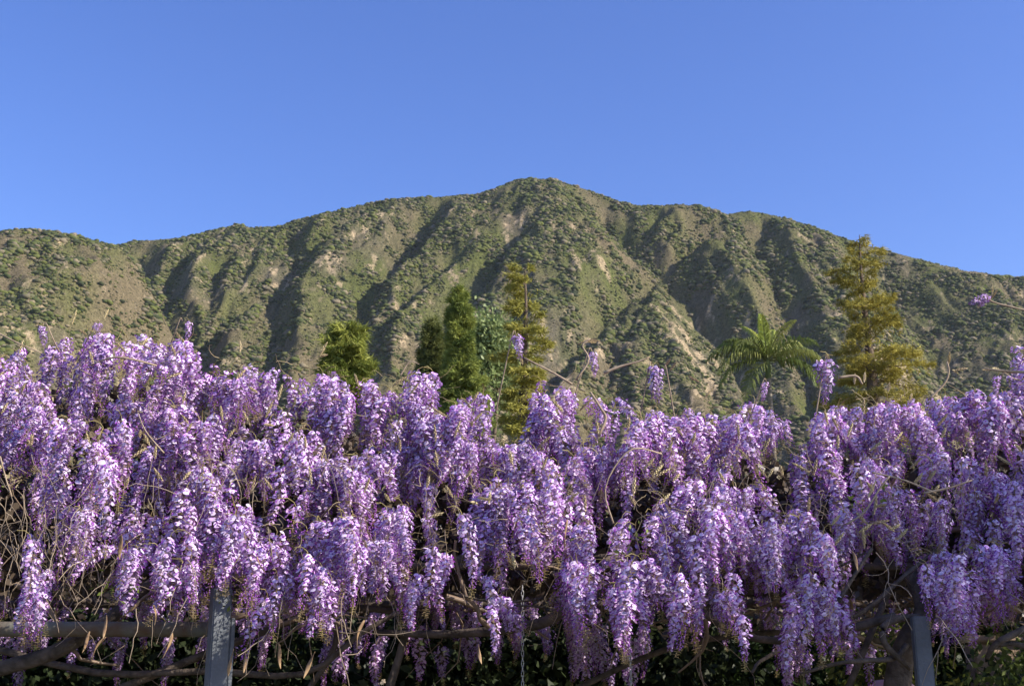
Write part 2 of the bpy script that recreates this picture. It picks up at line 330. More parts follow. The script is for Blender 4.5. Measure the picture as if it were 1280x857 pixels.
# ================================================================== TREES
def blades(P, D, L, W, rng):
    """thin leaf/needle triangles at P along D"""
    n = len(P); s = np.cross(D, rng.normal(size=(n, 3))); s /= np.linalg.norm(s, axis=1)[:, None]+1e-9
    V = np.stack([P-s*W[:, None]*.5, P+s*W[:, None]*.5, P+D*L[:, None]], 1).reshape(-1, 3)
    return V, np.arange(3*n).reshape(-1, 3)
def unit(v): return v/(np.linalg.norm(v, axis=-1, keepdims=True)+1e-9)
def conifer(name, label, cx, Yd, prof, c1, c2, nb, seed, droop=.25, tuft=.3, per=10, gap=0., twig=1.):
    """prof: (py, half-width left px, half-width right px) from the top downwards"""
    rng = np.random.default_rng(seed); p = np.array(prof, float)
    zt = at(cx, p[0, 0], Yd)[2]; zb = at(cx, p[-1, 0], Yd)[2]; x0 = at(cx, 428, Yd)[0]; k = Yd/FPX/CP
    t = thing(name, label, 'tree', (x0, Yd, 0))
    g = G(); zz = np.linspace(0, zt, 14); wob = np.stack([.12*np.sin(zz*.5+seed), .12*np.cos(zz*.4), zz], 1); wob[:, :2] *= (zz/zt)[:, None]
    g.tube(wob, np.interp(zz, [0, zb, zt], [.018*zt+.1, .010*zt+.08, .02]), 8, wob=.15); g.build('trunk', M_tbark, t)
    gb = G(); gc = G(); lo = zb-.25*(zt-zb)
    for i in range(nb):
        f = i/nb; z = zt-(zt-lo)*f**.85*.995-.05
        az = i*2.39996+rng.normal(0, .5); z += rng.normal(0, .02)*(zt-zb)*(gap > 0); ca, sa = math.cos(az), math.sin(az)
        py = np.interp(z, np.sort(np.array([at(cx, q, Yd)[2] for q in p[:, 0]])), p[::-1, 0])
        hl, hr_ = np.interp(py, p[:, 0], p[:, 1]), np.interp(py, p[:, 0], p[:, 2])
        Rr = (hr_ if ca > 0 else hl)*abs(ca)**.0*k; Rr = Rr*abs(ca)+.5*(hl+hr_)*k*(1-abs(ca))
        if rng.random() < gap: continue
        Ln = Rr*(rng.uniform(.6, 1.12) if gap == 0 else rng.uniform(.42, 1.2))+.08
        s = np.linspace(0, 1, 7); bxy = Ln*s
        bz_ = Ln*(rng.normal(.28, .2 if gap > 0 else .05)*s-droop*2*s**2+.10*droop*4*s**3)+rng.normal(0, .02)*s
        bend = rng.normal(0, .15)*Ln*s**2
        P = np.stack([bxy*ca-bend*sa, bxy*sa+bend*ca, z+bz_], 1); P[:, :2] += np.array([np.interp(z, zz, wob[:, 0]), np.interp(z, zz, wob[:, 1])])
        gb.tube(P, np.linspace(.012*Ln+.012, .006, 7), 3)
        m = max(6, int(per*Ln*2.4/tuft))
        u = rng.uniform(.12, 1, m)**.8; C = np.stack([np.interp(u, s, P[:, j]) for j in range(3)], 1)
        lat = rng.normal(0, 1, m)*.30*Ln*(1.05-u)*twig+rng.normal(0, .1, m); C[:, 0] += -sa*lat; C[:, 1] += ca*lat; C[:, 2] += rng.normal(0, .07, m)-.10*np.abs(lat)+.02*Ln
        nbld = 7; PP = np.repeat(C, nbld, 0)+rng.normal(0, tuft*.16, (m*nbld, 3))
        D = unit(np.array([ca, sa, -.15])+rng.normal(0, .75, (m*nbld, 3)))
        V, F = blades(PP, D, rng.uniform(.5, 1.2, m*nbld)*tuft, rng.uniform(.10, .2, m*nbld)*tuft, rng)
        mixv = np.clip(rng.normal(.5, .25)+rng.normal(0, .25, m), 0, 1); T = np.array(c1)*(1-mixv[:, None])+np.array(c2)*mixv[:, None]
        gc.add(V, F, np.repeat(np.repeat(T, nbld, 0), 3, 0))
    tag(gb.build('branches', M_tbark, t), kind='stuff'); gc.build('crown', M_needle, t, False)
    return t
conifer('conifer_tree', 'dense dark green narrow pointed conifer between round pine and feathery golden tree', 575, 55, [(358, 2, 2), (370, 8, 9), (385, 13, 13), (400, 14, 16), (420, 14, 15), (440, 15, 18), (460, 19, 24), (480, 24, 30), (510, 30, 36)],
        (.11, .145, .035), (.32, .34, .08), 170, 1, .12, .30, 7)
conifer('conifer_tree', 'short green conifer tip beside the tall narrow pointed conifer', 543, 57, [(398, 2, 2), (408, 7, 7), (425, 10, 10), (440, 14, 12), (460, 18, 16), (490, 22, 22)], (.09, .12, .04), (.20, .22, .07), 110, 2, .15, .30, 9)
conifer('pine_tree', 'small round-topped bright green pine near the narrow pointed conifer', 437, 50, [(403, 6, 6), (410, 15, 12), (422, 22, 19), (436, 25, 24), (452, 27, 27), (480, 30, 30)], (.12, .155, .03), (.34, .35, .075), 80, 3, .04, .40, 4.6, .08)
conifer('cedar_tree', 'feathery golden-green conifer with flat ragged top behind the gap in the blossoms', 655, 60, [(333, 14, 12), (342, 22, 34), (352, 24, 38), (364, 30, 22), (378, 14, 14), (390, 22, 18), (404, 52, 20), (418, 58, 24), (432, 34, 34), (450, 42, 26), (475, 48, 30), (500, 40, 38), (530, 40, 44), (560, 44, 46)],
        (.23, .225, .045), (.46, .43, .095), 95, 4, .14, .36, 5, .2, 1.4)
conifer('cedar_tree', 'tall sparse olive-gold conifer with bare trunk showing, beside the palm', 1085, 70, [(293, 3, 3), (303, 12, 14), (316, 18, 24), (330, 34, 28), (345, 46, 34), (360, 36, 40), (372, 20, 46), (386, 28, 30), (402, 36, 44), (420, 40, 56), (440, 46, 62), (460, 52, 66), (480, 56, 72), (510, 60, 74)],
        (.20, .175, .035), (.44, .37, .08), 100, 5, .12, .36, 3.8, .16, 1.5)

def leafy(name, label, cat, base, H0, crown, n, size, c1, c2, seed, trunk_r=.12, group=None, stems=1):
    """broadleaf tree or shrub: crown = list of (dx,dy,dz,rx,rz) lobes filled with leaf faces clustered on twigs"""
    rng = np.random.default_rng(seed); t = thing(name, label, cat, base, group); gt = G(); gl = G()
    for (dx, dy, dz, rx, rz) in crown:
        st = np.array([rng.normal(0, .1)*stems, rng.normal(0, .1)*stems, 0])
        gt.tube(curve([st, (dx*.2, dy*.2, dz*.45), (dx, dy, dz)], 8), np.linspace(trunk_r, trunk_r*.25, 8), 6, wob=.2)
        m = max(4, int(n/len(crown)/12)); d = unit(rng.normal(size=(m, 3))); rad = rng.uniform(.35, 1.05, m)**.6
        C = np.array([dx, dy, dz])+d*rad[:, None]*np.array([rx, rx, rz])*(1+.25*rng.normal(size=(m, 1)))
        for q in C[::5]: gt.tube(curve([(dx, dy, dz), (np.array([dx, dy, dz])+q)/2+rng.normal(0, .05, 3), q], 5), np.linspace(trunk_r*.2, trunk_r*.05, 5), 3)
        P = np.repeat(C, 12, 0)+rng.normal(0, size*1.6, (m*12, 3)); k = len(P)
        a = unit(rng.normal(size=(k, 3))+np.array([0, 0, -.2])); b_ = unit(np.cross(a, rng.normal(size=(k, 3)))); L = rng.uniform(.6, 1.25, k)[:, None]*size
        V = np.stack([P, P+a*L*.5+b_*L*.26, P+a*L, P+a*L*.5-b_*L*.26], 1).reshape(-1, 3)
        i = np.arange(k)[:, None]*4; F = np.concatenate([i+[0, 1, 2], i+[0, 2, 3]])
        mx = np.clip(rng.normal(.5, .3, m), 0, 1)[:, None]; T = np.repeat(np.repeat(np.array(c1)*(1-mx)+np.array(c2)*mx, 12, 0), 4, 0)
        gl.add(V, F, T)
    gt.build('trunk', M_tbark, t); gl.build('crown', M_leaf, t, False)
    return t
p = at(606, 440, 75.)
leafy('broadleaf_tree', 'pale green soft leafy tree between the pointed conifer and golden conifer', 'tree', (p[0], 75, 0), 0, [(0, 0, p[2]-2, 1.9, 2.4), (-.6, .5, p[2]+.2, 1.5, 1.6), (1, 0, p[2]-.6, 1.4, 1.5), (.3, -.5, p[2]+1.1, 1.0, 1.0)], 7000, .34, (.17, .23, .08), (.27, .33, .13), 21, .3)

# ---- palm
def palm():
    Yd = 60; c = at(958, 452, Yd); t = thing('palm_tree', 'feathery green palm tree rising behind the blossoms', 'palm tree', (c[0], Yd, 0)); zc = c[2]
    g = G(); zz = np.linspace(0, zc-.2, 30); r = np.interp(zz, [0, 1, zc-1.2, zc-.2], [.24, .17, .12, .14])*(1+.05*(np.arange(30) % 2))
    g.tube(np.stack([.1*np.sin(zz*.15), 0*zz, zz], 1), r, 10, cap=True); g.build('trunk', mat('palm_trunk', (.26, .22, .17), .9, (6, (.17, .14, .10), .4, .6)), t)
    g = G(); x0 = .1*math.sin((zc-.2)*.15)
    g.tube([(x0, 0, zc-.9), (x0, 0, zc-.3), (x0, 0, zc+.35)], [.15, .16, .05], 10, (.16, .20, .06)); g.build('crownshaft', M_leaf, t)
    rng = np.random.default_rng(3)
    # azimuth (deg, 0 = right), start elevation, length, droop
    fr = [(8, 38, 2.9, 1.25), (-25, 25, 2.9, 1.35), (172, 40, 2.8, 1.2), (200, 22, 2.8, 1.35), (150, 52, 2.5, 1.0), (35, 55, 2.6, 1.05), (60, 72, 2.4, .7), (120, 74, 2.5, .7), (95, 86, 2.4, .35), (255, 68, 2.4, .8), (290, 60, 2.5, .9),
          (320, 42, 2.7, 1.2), (225, 42, 2.7, 1.25), (185, 5, 2.7, 1.25), (-8, 8, 2.7, 1.3), (215, -25, 2.6, .9), (330, 5, 2.6, 1.3), (165, 62, 2.2, 1.1)]
    for az, el, L, dr_ in fr:
        az = math.radians(az+rng.normal(0, 4)); e0 = math.radians(el); s = np.linspace(0, 1, 16)
        e = e0-dr_*1.25*s**1.3; dl = L/15; hx = np.concatenate([[0], np.cumsum(np.cos(e[:-1])*dl)]); hz = np.concatenate([[0], np.cumsum(np.sin(e[:-1])*dl)])
        o = np.array([math.cos(az), math.sin(az), 0]); side = np.array([-math.sin(az), math.cos(az), 0])
        hx *= 1.22; hz *= 1.2; P = hx[:, None]*o+np.array([x0, 0, zc])+hz[:, None]*np.array([0, 0, 1.])
        g = G(); yel = rng.random(); ct = np.array([.085, .12, .03])*(1-yel)+np.array([.25, .265, .07])*yel
        if el > 65: ct = np.array([.28, .32, .06])
        g.tube(P, np.linspace(.035, .008, 16), 4, (.16, .17, .06))
        m = 34; u = np.linspace(.12, 1, m); C = np.stack([np.interp(u, s, P[:, j]) for j in range(3)], 1)
        tg = unit(np.stack([np.interp(u, s, np.gradient(P[:, j])) for j in range(3)], 1)); ll = (1.0 if el < 60 else .55)*np.sin(np.pi*(.15+.8*u))**.7
        for sg in (-1, 1):
            d0 = unit(tg*.55+side*sg*.8+np.array([0, 0, .15])+rng.normal(0, .12, (m, 3)))
            d1 = unit(d0*.8+np.array([0, 0, -1.5])); A = C+d0*ll[:, None]*.5; B = A+d1*ll[:, None]*.55
            wv = tg*.04
            V = np.stack([C-wv*.6, C+wv*.6, A-wv, A+wv, B], 1).reshape(-1, 3); i = np.arange(m)[:, None]*5
            g.add(V, np.concatenate([i+[0, 1, 3], i+[0, 3, 2], i+[2, 3, 4]]), ct*rng.uniform(.8, 1.25))
        g.build('frond', M_leaf, t, False)
palm()

# ================================================================== PERGOLA
pg = thing('pergola', 'grey painted pergola carrying the wisteria, posts and rails beneath the blossoms', 'pergola', (0, 5.6, 0))
def box_mesh(name, sx, sy, sz, m, bev=.006):
    import bmesh
    bm = bmesh.new(); bmesh.ops.create_cube(bm, size=1); bmesh.ops.scale(bm, vec=(sx, sy, sz), verts=bm.verts); bmesh.ops.translate(bm, vec=(0, 0, sz/2), verts=bm.verts)
    bmesh.ops.bevel(bm, geom=bm.edges[:], offset=bev, segments=2, affect='EDGES')
    me = bpy.data.meshes.new(name); bm.to_mesh(me); bm.free(); me.materials.append(m); return me
def post(px, pytop, Yd, wd, rz):
    p = at(px, pytop, Yd); o = obj('post', box_mesh('post', wd, wd, p[2], M_post), pg, (p[0], Yd-5.6, 0)); o.rotation_euler.z = rz; return o, p
po, p = post(277, 735, 5.5, .082, .5)
b_ = obj('side_board', box_mesh('side_board', .02, .06, at(277, 772, 5.5)[2], M_post, .003), po, (.0535, -.005, 0))
post(1149, 770, 5.5, .072, -.12)
for px, Yd in ((-160, 5.5), (1450, 5.5), (-60, 10.5), (1400, 10.5)): post(px, 775 if Yd < 6 else 800, Yd, .085, .1)
def rail(a, b, r, name='rail', m=None):
    g = G(); P = np.linspace(a, b, 9)-np.array([0, 5.6, 0]); g.tube(P, r, 12, cap=True); return g.build(name, m or M_bark, pg)
za = at(100, 786, 5.75)[2]
rail((-4.2, 5.75, za), (-1.34, 5.75, za), .036, 'rail', M_pipe)
rail((-1.3, 6.1, za+.32), (4.5, 6.1, za+.32), .018)
for Yd in (7.9, 10.5): rail((-5, Yd, za+.4), (5, Yd, za+.4), .03)
for xx in (-3.6, -2.2, -.8, .7, 2.05, 3.4): rail((xx, 6.0, za+.35), (xx, 11, za+.43), .026, 'crossbar')

# ================================================================== WISTERIA
trunk_base = at(1128, 900, 5.85); VINE = thing('wisteria_vine', 'huge wisteria vine with drooping lilac flower clusters spread over the pergola', 'wisteria', (trunk_base[0], 5.85, 0))
VO = np.array([trunk_base[0], 5.85, 0])
rw = np.random.default_rng(42)
BAN = np.array([.61, .365, .74]); WIN = np.array([.31, .06, .44]); BUD = np.array([.31, .065, .43]); TAN = np.array([.42, .31, .14])
def raceme(seed, L, nfl, openf, bare, rad):
    """one hanging flower cluster: returns blossom mesh and stalk mesh"""
    rng = np.random.default_rng(seed); gf = G(); gs = G()
    bx_, by_ = rng.normal(0, .026, 2); ax = lambda t: np.array([bx_*np.sin(t*2.6)+.012*t*rng.normal(0, .3), by_*np.sin(t*2.2), -L*t])
    ts = np.linspace(0, 1, 9); P = np.array([ax(t) for t in ts])
    head = np.array([[.0, .07, .03], [0, .035, .035], [0, .01, .02]])
    gs.tube(np.concatenate([head, P]), np.concatenate([[.0022, .0022, .002], np.linspace(.002, .0009, 9)]), 3, TAN*np.array([.75, .8, .7]))
    th = np.linspace(0, 2*math.pi, 7)[:-1]
    for i in range(nfl):
        t = .015+.97*(i+rng.random()*.6)/nfl; phi = i*2.39996+rng.normal(0, .35); o = np.array([math.cos(phi), math.sin(phi), 0]); s_ = np.array([-o[1], o[0], 0])
        p0 = np.array([np.interp(t, ts, P[:, j]) for j in range(3)])
        if t > 1-bare:                                     # undeveloped tip: tiny tan buds on short pedicels
            q = p0+o*.012+np.array([0, 0, .001]); gs.tube([p0, q], [.0007, .0012], 3, TAN)
            d = np.array([0, 0, -1.])*.3+o; V = np.array([q, q+s_*.0022+d*.004, q-s_*.0022+d*.004, q+np.array([0, 0, .0022])+d*.004, q+d*.009])
            gs.add(V, [(0, 1, 3), (0, 3, 2), (0, 2, 1), (4, 3, 1), (4, 2, 3), (4, 1, 2)], TAN*1.1); continue
        tt = t/(1-bare+1e-6); r = rad*(.55+.5*min(1, tt*5))*(1-.78*max(0, tt-.2)/.8)*rng.uniform(.6, 1.12)
        tilt = .35*(1-tt)-.3*tt; q = p0+o*r+np.array([0, 0, r*tilt])
        gs.tube([p0, q], .0008, 3, TAN*np.array([.9, .75, .8]))
        op = tt < openf+rng.normal(0, .08); v = rng.uniform(.82, 1.15)
        if op:
            sz = rng.uniform(.0108, .0145)*(1-.24*tt)
            nrm = unit(o*.85+np.array([0, 0, .5])+rng.normal(0, .28, 3)); u = unit(np.cross(s_+rng.normal(0, .2, 3), nrm)); w_ = np.cross(nrm, u)
            c = q+u*sz*.55; rim = c+(np.cos(th)[:, None]*w_*1.05+np.sin(th)[:, None]*u)*sz*(1+.12*np.cos(2*th+1))[:, None]-nrm*(sz*.38)*np.abs(np.cos(th))[:, None]*rng.uniform(.2, 1.1)
            V = np.concatenate([[c+nrm*.001], rim]); F = [(0, 1+k, 1+(k+1) % 6) for k in range(6)]
            col = (BAN*(1-.16*rng.random())+np.array([.12, .14, .08])*rng.random()**2)*v*(1.16-.5*tt); col = col*.4+np.array([.84, .73, .88])*.6 if rng.random() < .5*(1-.95*tt) else col; cc = np.broadcast_to(col, (7, 3)).copy(); cc[0] = cc[0]*.6+np.array([.78, .72, .62])*.4; cc[1:4] *= 1.04  # paler open petals, plus white sunlit highlights put into the upper flowers' colour
            gf.add(V, F, cc)
            d = unit(o*.75+np.array([0, 0, -.55])+rng.normal(0, .25, 3)); wl = sz*1.55; n2 = unit(np.cross(d, s_)); wd = s_*sz*.42
            V = np.array([q, q+d*wl*.55+wd+n2*.001, q+d*wl, q+d*wl*.55-wd+n2*.001, q+d*wl*.5-n2*sz*.35])
            gf.add(V, [(0, 1, 4), (1, 2, 4), (0, 4, 3), (4, 2, 3)], WIN*v*rng.uniform(.8, 1.2))
        else:
            bl = rng.uniform(.012, .017)*(1.1-.45*max(0, tt-.5)); d = unit(o*.55+np.array([0, 0, -.8])+rng.normal(0, .22, 3)); a = unit(np.cross(d, [.2, .4, .9])); b2 = np.cross(d, a); wv = bl*.26
            V = np.array([q, q+d*bl*.6+a*wv, q+d*bl*.6+b2*wv, q+d*bl*.6-a*wv, q+d*bl*.6-b2*wv, q+d*bl])
            mixc = rng.random()*.5; F = [(0, 2, 1), (0, 3, 2), (0, 4, 3), (0, 1, 4), (5, 1, 2), (5, 2, 3), (5, 3, 4), (5, 4, 1)]
            gf.add(V, F, (BUD*(1-mixc)+BAN*.95*mixc)*v)
    return gf, gs
rs = np.random.default_rng(9); SPEC = []; NV = 18
for k in range(NV):
    L = np.interp(k/(NV-1), [0, 1], [.21, .43])*rs.uniform(.95, 1.05); full = rs.uniform(.72, 1.1)
    SPEC.append((L, int(360*L*full), rs.uniform(.5, .98), rs.uniform(.04, .26), rs.uniform(.036, .048)*(.8+.2*full)))
SPEC += [(.20, 62, .30, .40, .032), (.27, 72, .15, .50, .028)]
RV = []
for k, q in enumerate(SPEC):
    gf, gs = raceme(100+k, *q); fa = gf.arrays(); sa = gs.arrays(); nf = len(fa[0])
    both = mesh('cluster', np.concatenate([fa[0], sa[0]]), np.concatenate([fa[1], sa[1]+nf]), [M_petal, M_stalk], np.concatenate([fa[2], sa[2]]), np.concatenate([np.zeros(len(fa[1])), np.ones(len(sa[1]))]))
    RV.append((mesh('flower_cluster', fa[0], fa[1], M_petal, fa[2]), mesh('flower_stalk', sa[0], sa[1], M_stalk, sa[2]), both, None, q[0]))

# bunches read off the photograph: centre x, top y, bottom y, half width, how open (0 normal, 1 budding), extra distance
BUN = [(20, 425, 560, 45), (90, 417, 520, 50), (150, 409, 500, 45), (215, 411, 520, 45), (-40, 430, 560, 45), (-30, 540, 640, 40), (55, 500, 630, 48), (112, 505, 640, 58), (30, 470, 600, 35), (180, 470, 600, 45), (250, 445, 600, 48), (235, 520, 640, 40), (190, 560, 675, 35),
    (290, 448, 560, 40), (62, 608, 670, 20), (95, 640, 712, 22), (47, 712, 808, 20), (165, 665, 745, 26), (200, 662, 745, 30), (250, 598, 740, 42), (240, 700, 772, 22), (292, 618, 750, 28), (330, 650, 790, 36), (337, 735, 838, 18), (375, 690, 770, 25), (404, 650, 740, 26), (402, 715, 790, 26),
    (312, 540, 640, 35), (345, 453, 560, 40), (372, 545, 675, 33), (400, 457, 570, 45), (440, 464, 560, 35), (430, 560, 680, 38), (480, 474, 580, 40), (470, 545, 640, 45), (520, 458, 560, 36), (530, 520, 640, 45), (565, 494, 600, 40), (598, 478, 590, 27), (590, 560, 640, 38),
    (502, 628, 715, 38), (525, 712, 786, 28), (442, 640, 760, 33), (480, 690, 742, 18), (562, 690, 748, 14), (615, 752, 816, 18), (612, 622, 722, 25), (652, 596, 735, 52), (692, 590, 705, 28), (640, 556, 612, 18), (686, 458, 585, 27), (725, 468, 575, 33), (753, 490, 565, 22), (700, 560, 650, 40),
    (792, 522, 620, 42), (840, 522, 620, 38), (762, 560, 655, 33), (745, 662, 745, 42), (722, 700, 805, 28), (785, 678, 780, 38), (777, 735, 825, 22), (832, 640, 740, 34), (850, 722, 818, 30), (880, 498, 620, 33), (882, 600, 700, 38), (946, 590, 695, 33), (930, 502, 610, 33), (962, 490, 600, 28),
    (902, 640, 730, 36), (937, 672, 742, 22), (962, 660, 745, 26), (905, 738, 803, 25), (932, 768, 835, 22), (1030, 505, 620, 45), (1080, 488, 600, 48), (1140, 492, 600, 48), (1195, 482, 580, 40), (1236, 482, 580, 38), (1015, 565, 660, 32), (1076, 580, 655, 18), (1018, 640, 745, 33),
    (1005, 700, 840, 28), (1032, 735, 825, 18), (1122, 600, 685, 36), (1176, 618, 692, 20), (1232, 592, 685, 42), (1272, 618, 695, 24), (1166, 690, 782, 32), (1202, 698, 803, 26), (1246, 680, 775, 28), (1275, 425, 520, 22), (1268, 480, 570, 26), (1182, 555, 640, 38), (1060, 640, 700, 22), (1095, 640, 700, 25),
    (1310, 440, 560, 40), (1320, 540, 660, 45), (1330, 640, 760, 45), (1390, 460, 600, 60), (1400, 580, 740, 60), (-100, 450, 600, 60), (-90, 580, 720, 50)]
SPRIG = [(645, 420, 460, 12), (815, 458, 505, 13), (830, 462, 508, 8), (1035, 450, 512, 12), (740, 440, 475, 8), (958, 478, 505, 8), (55, 408, 440, 10), (125, 404, 430, 10), (228, 402, 430, 8), (1252, 470, 500, 10)]
def dist(py): return 5.25+np.clip((790-py)/340., -.1, 1.2)**1.15*1.65
PLACE = []                                                  # (variant, location, rotation, scale, priority)
def fits(hpx, D, young=0.):
    Lm = hpx*D/FPX
    if rw.random() < young: return int(rw.integers(NV, NV+2))
    c = [k for k in range(NV) if RV[k][4] <= Lm*1.12]
    return int(rw.choice(c)) if c else 0
for cx_, top, bot, hw in BUN:
    top += rw.uniform(-2, 12) if top < 520 else rw.uniform(-22, 16); bot += rw.uniform(-10, 14); h = bot-top; D0 = dist(top+.6*h)+rw.normal(0, .12); n = max(2, int(round(hw*2*h/2550.*3.3)))
    lowfringe = bot > 690
    for k in range(n):
        v = (k+.5)/n if n > 3 else rw.random()*.4; v = np.clip(v+rw.normal(0, .08), 0, 1)
        u = rw.uniform(-1, 1); D = D0+.24*(.5-v)+.16*u*u+rw.normal(0, .05)
        kv = fits(h, D, .23 if not lowfringe else .20); Lp = RV[kv][4]*FPX/D; sc = min(1.1, max(.7, h/Lp))*rw.uniform(.88, 1.08)
        y = top+6+max(0, h-Lp*sc)*v; x = cx_+u*hw*.9*np.interp(v, [0, .3, 1], [.75, 1, .6])
        if any(abs(x-a) < b and y < c for a, b, c in ((646, 28, 522), (852, 14, 505), (1000, 14, 530))): continue
        pr = (1.0 if lowfringe else .55)+(.25 if v > .35 else 0)+rw.random()*.25-.1*abs(u)
        PLACE.append((kv, at(x, y, D), tuple(Euler((rw.normal(-.10, .13+.16*(1-v)), -u*.18+rw.normal(0, .13+.16*(1-v)), 0)).to_matrix().__matmul__(Matrix.Rotation(rw.uniform(0, 6.28), 3, 'Z')).to_euler()), sc*rw.uniform(.68, 1.08), pr))
for x, yb in ((335, 838), (345, 800), (525, 788), (540, 770), (615, 818), (605, 790), (1005, 842), (1018, 800), (1040, 818), (775, 826), (790, 790), (850, 818), (930, 836), (915, 800), (720, 806), (735, 780), (1200, 806), (1185, 780), (240, 774), (215, 750), (400, 792), (385, 775), (300, 764), (290, 745), (445, 766), (455, 745), (48, 808), (40, 780), (575, 748), (660, 737), (690, 715), (1245, 778), (1262, 720), (1165, 784), (865, 790), (890, 740), (965, 750), (130, 700), (175, 752), (825, 750), (1030, 770), (500, 720)):
    kv = int(rw.integers(5, NV)); D = rw.uniform(5.05, 5.3); sc = rw.uniform(.75, 1.0); PLACE.append((kv, at(x+rw.normal(0, 3), yb-RV[kv][4]*sc*FPX/D, D), (rw.normal(0, .07), rw.normal(0, .08), rw.uniform(0, 6.28)), sc, 1.6))
for cx_, top, bot, hw in SPRIG:
    D = dist(bot)-.1
    for k in range(2 if hw > 9 else 1):
        sc = (bot-top)*D/FPX/RV[3][4]; PLACE.append((3 if k == 0 else NV, at(cx_+rw.normal(0, 4), top, D), (rw.normal(0, .1), rw.normal(0, .15), rw.uniform(0, 6)), max(.4, sc), 2))
PLACE.append((1, at(1236, 372, 5.6), (0, 1.15, 0), .5, 2)); PLACE.append((4, at(1234, 370, 5.6), (.3, .8, 1), .42, 2))
# looser second layer a little behind, leaving the dark openings open
HOLES = [(25, 640, 45, 60), (110, 770, 130, 60), (340, 645, 40, 35), (560, 700, 30, 40), (600, 790, 90, 60), (690, 770, 40, 60), (800, 665, 30, 25), (450, 800, 80, 50), (960, 620, 25, 30), (1130, 760, 60, 60), (1090, 720, 40, 35), (860, 840, 70, 40), (1150, 640, 20, 30), (643, 505, 26, 70), (1000, 500, 12, 35), (895, 500, 10, 20)]
TOPX = [-150, 0, 60, 130, 200, 240, 280, 340, 400, 450, 490, 530, 545, 575, 600, 625, 640, 655, 665, 720, 760, 800, 850, 870, 900, 930, 960, 985, 1000, 1012, 1050, 1100, 1200, 1250, 1280, 1450]
TOPY = [440, 430, 420, 412, 412, 420, 452, 452, 458, 470, 472, 462, 484, 500, 482, 500, 545, 545, 470, 480, 500, 512, 520, 504, 525, 504, 500, 520, 545, 528, 505, 495, 492, 485, 450, 460]
for _ in range(380):
    x = rw.uniform(-120, 1420); tp = np.interp(x, TOPX, TOPY)+8; y = rw.uniform(tp, 690 if rw.random() < .8 else 770)
    if any(((x-a)/c)**2+((y+40-b)/d)**2 < 1.1 for a, b, c, d in HOLES): continue
    D = dist(y+60)+rw.uniform(.18, .65); kv = int(rw.integers(0, NV)); PLACE.append((kv, at(x, y, D), (rw.normal(0, .12), rw.normal(0, .12), rw.uniform(0, 6.28)), rw.uniform(.8, 1.1), -1))
# roof of the arbour going back behind the front curtain, and clusters hanging beneath it
for _ in range(520):
    yy = rw.uniform(6.9, 13.5); xx = rw.uniform(-.62*yy, .66*yy); zt = np.interp(yy, [6.7, 9, 13.5], [2.72, 2.85, 2.6])+.22*fbm(np.array(xx/1.1), np.array(yy/1.1), 5, 2)
    zlim = at(xx/yy*FPX*CP+640, np.interp(xx/yy*FPX*CP+640, TOPX, TOPY)+30, yy)[2]
    PLACE.append((int(rw.integers(0, NV)), np.array([xx, yy, min(float(zt), zlim)-(0 if rw.random() < .6 else rw.uniform(.3, .55))]), (rw.normal(0, .15), rw.normal(0, .15), rw.uniform(0, 6.28)), rw.uniform(.85, 1.15), -2))
for _ in range(90):                                         # clusters hanging low in the shade under the roof
    yy = rw.uniform(6.9, 10.5); PLACE.append((int(rw.integers(0, NV)), np.array([rw.uniform(-.45*yy, .3*yy), yy, rw.uniform(1.8, 2.15)]), (rw.normal(0, .1), rw.normal(0, .1), rw.uniform(0, 6.28)), rw.uniform(.8, 1.1), -2))
order = sorted(range(len(PLACE)), key=lambda i: -PLACE[i][4]); front = order[:300]; rest = order[300:]
for i in front:
    kv, p, e, s, _ = PLACE[i]; o = obj('flower_cluster', RV[kv][0 if kv < NV else 2], VINE, p-VO); o.rotation_euler = e; o.scale = (s, s, s)
    if kv < NV: obj('flower_stalk', RV[kv][1], o)
RS = [PLACE[i] for i in rest]
tag(scatter('flower_cluster_mass', np.array([q[1] for q in RS])-VO, [q[3] for q in RS], [q[2] for q in RS], [q[0] for q in RS], [q[2] for q in RV], VINE), kind='stuff')

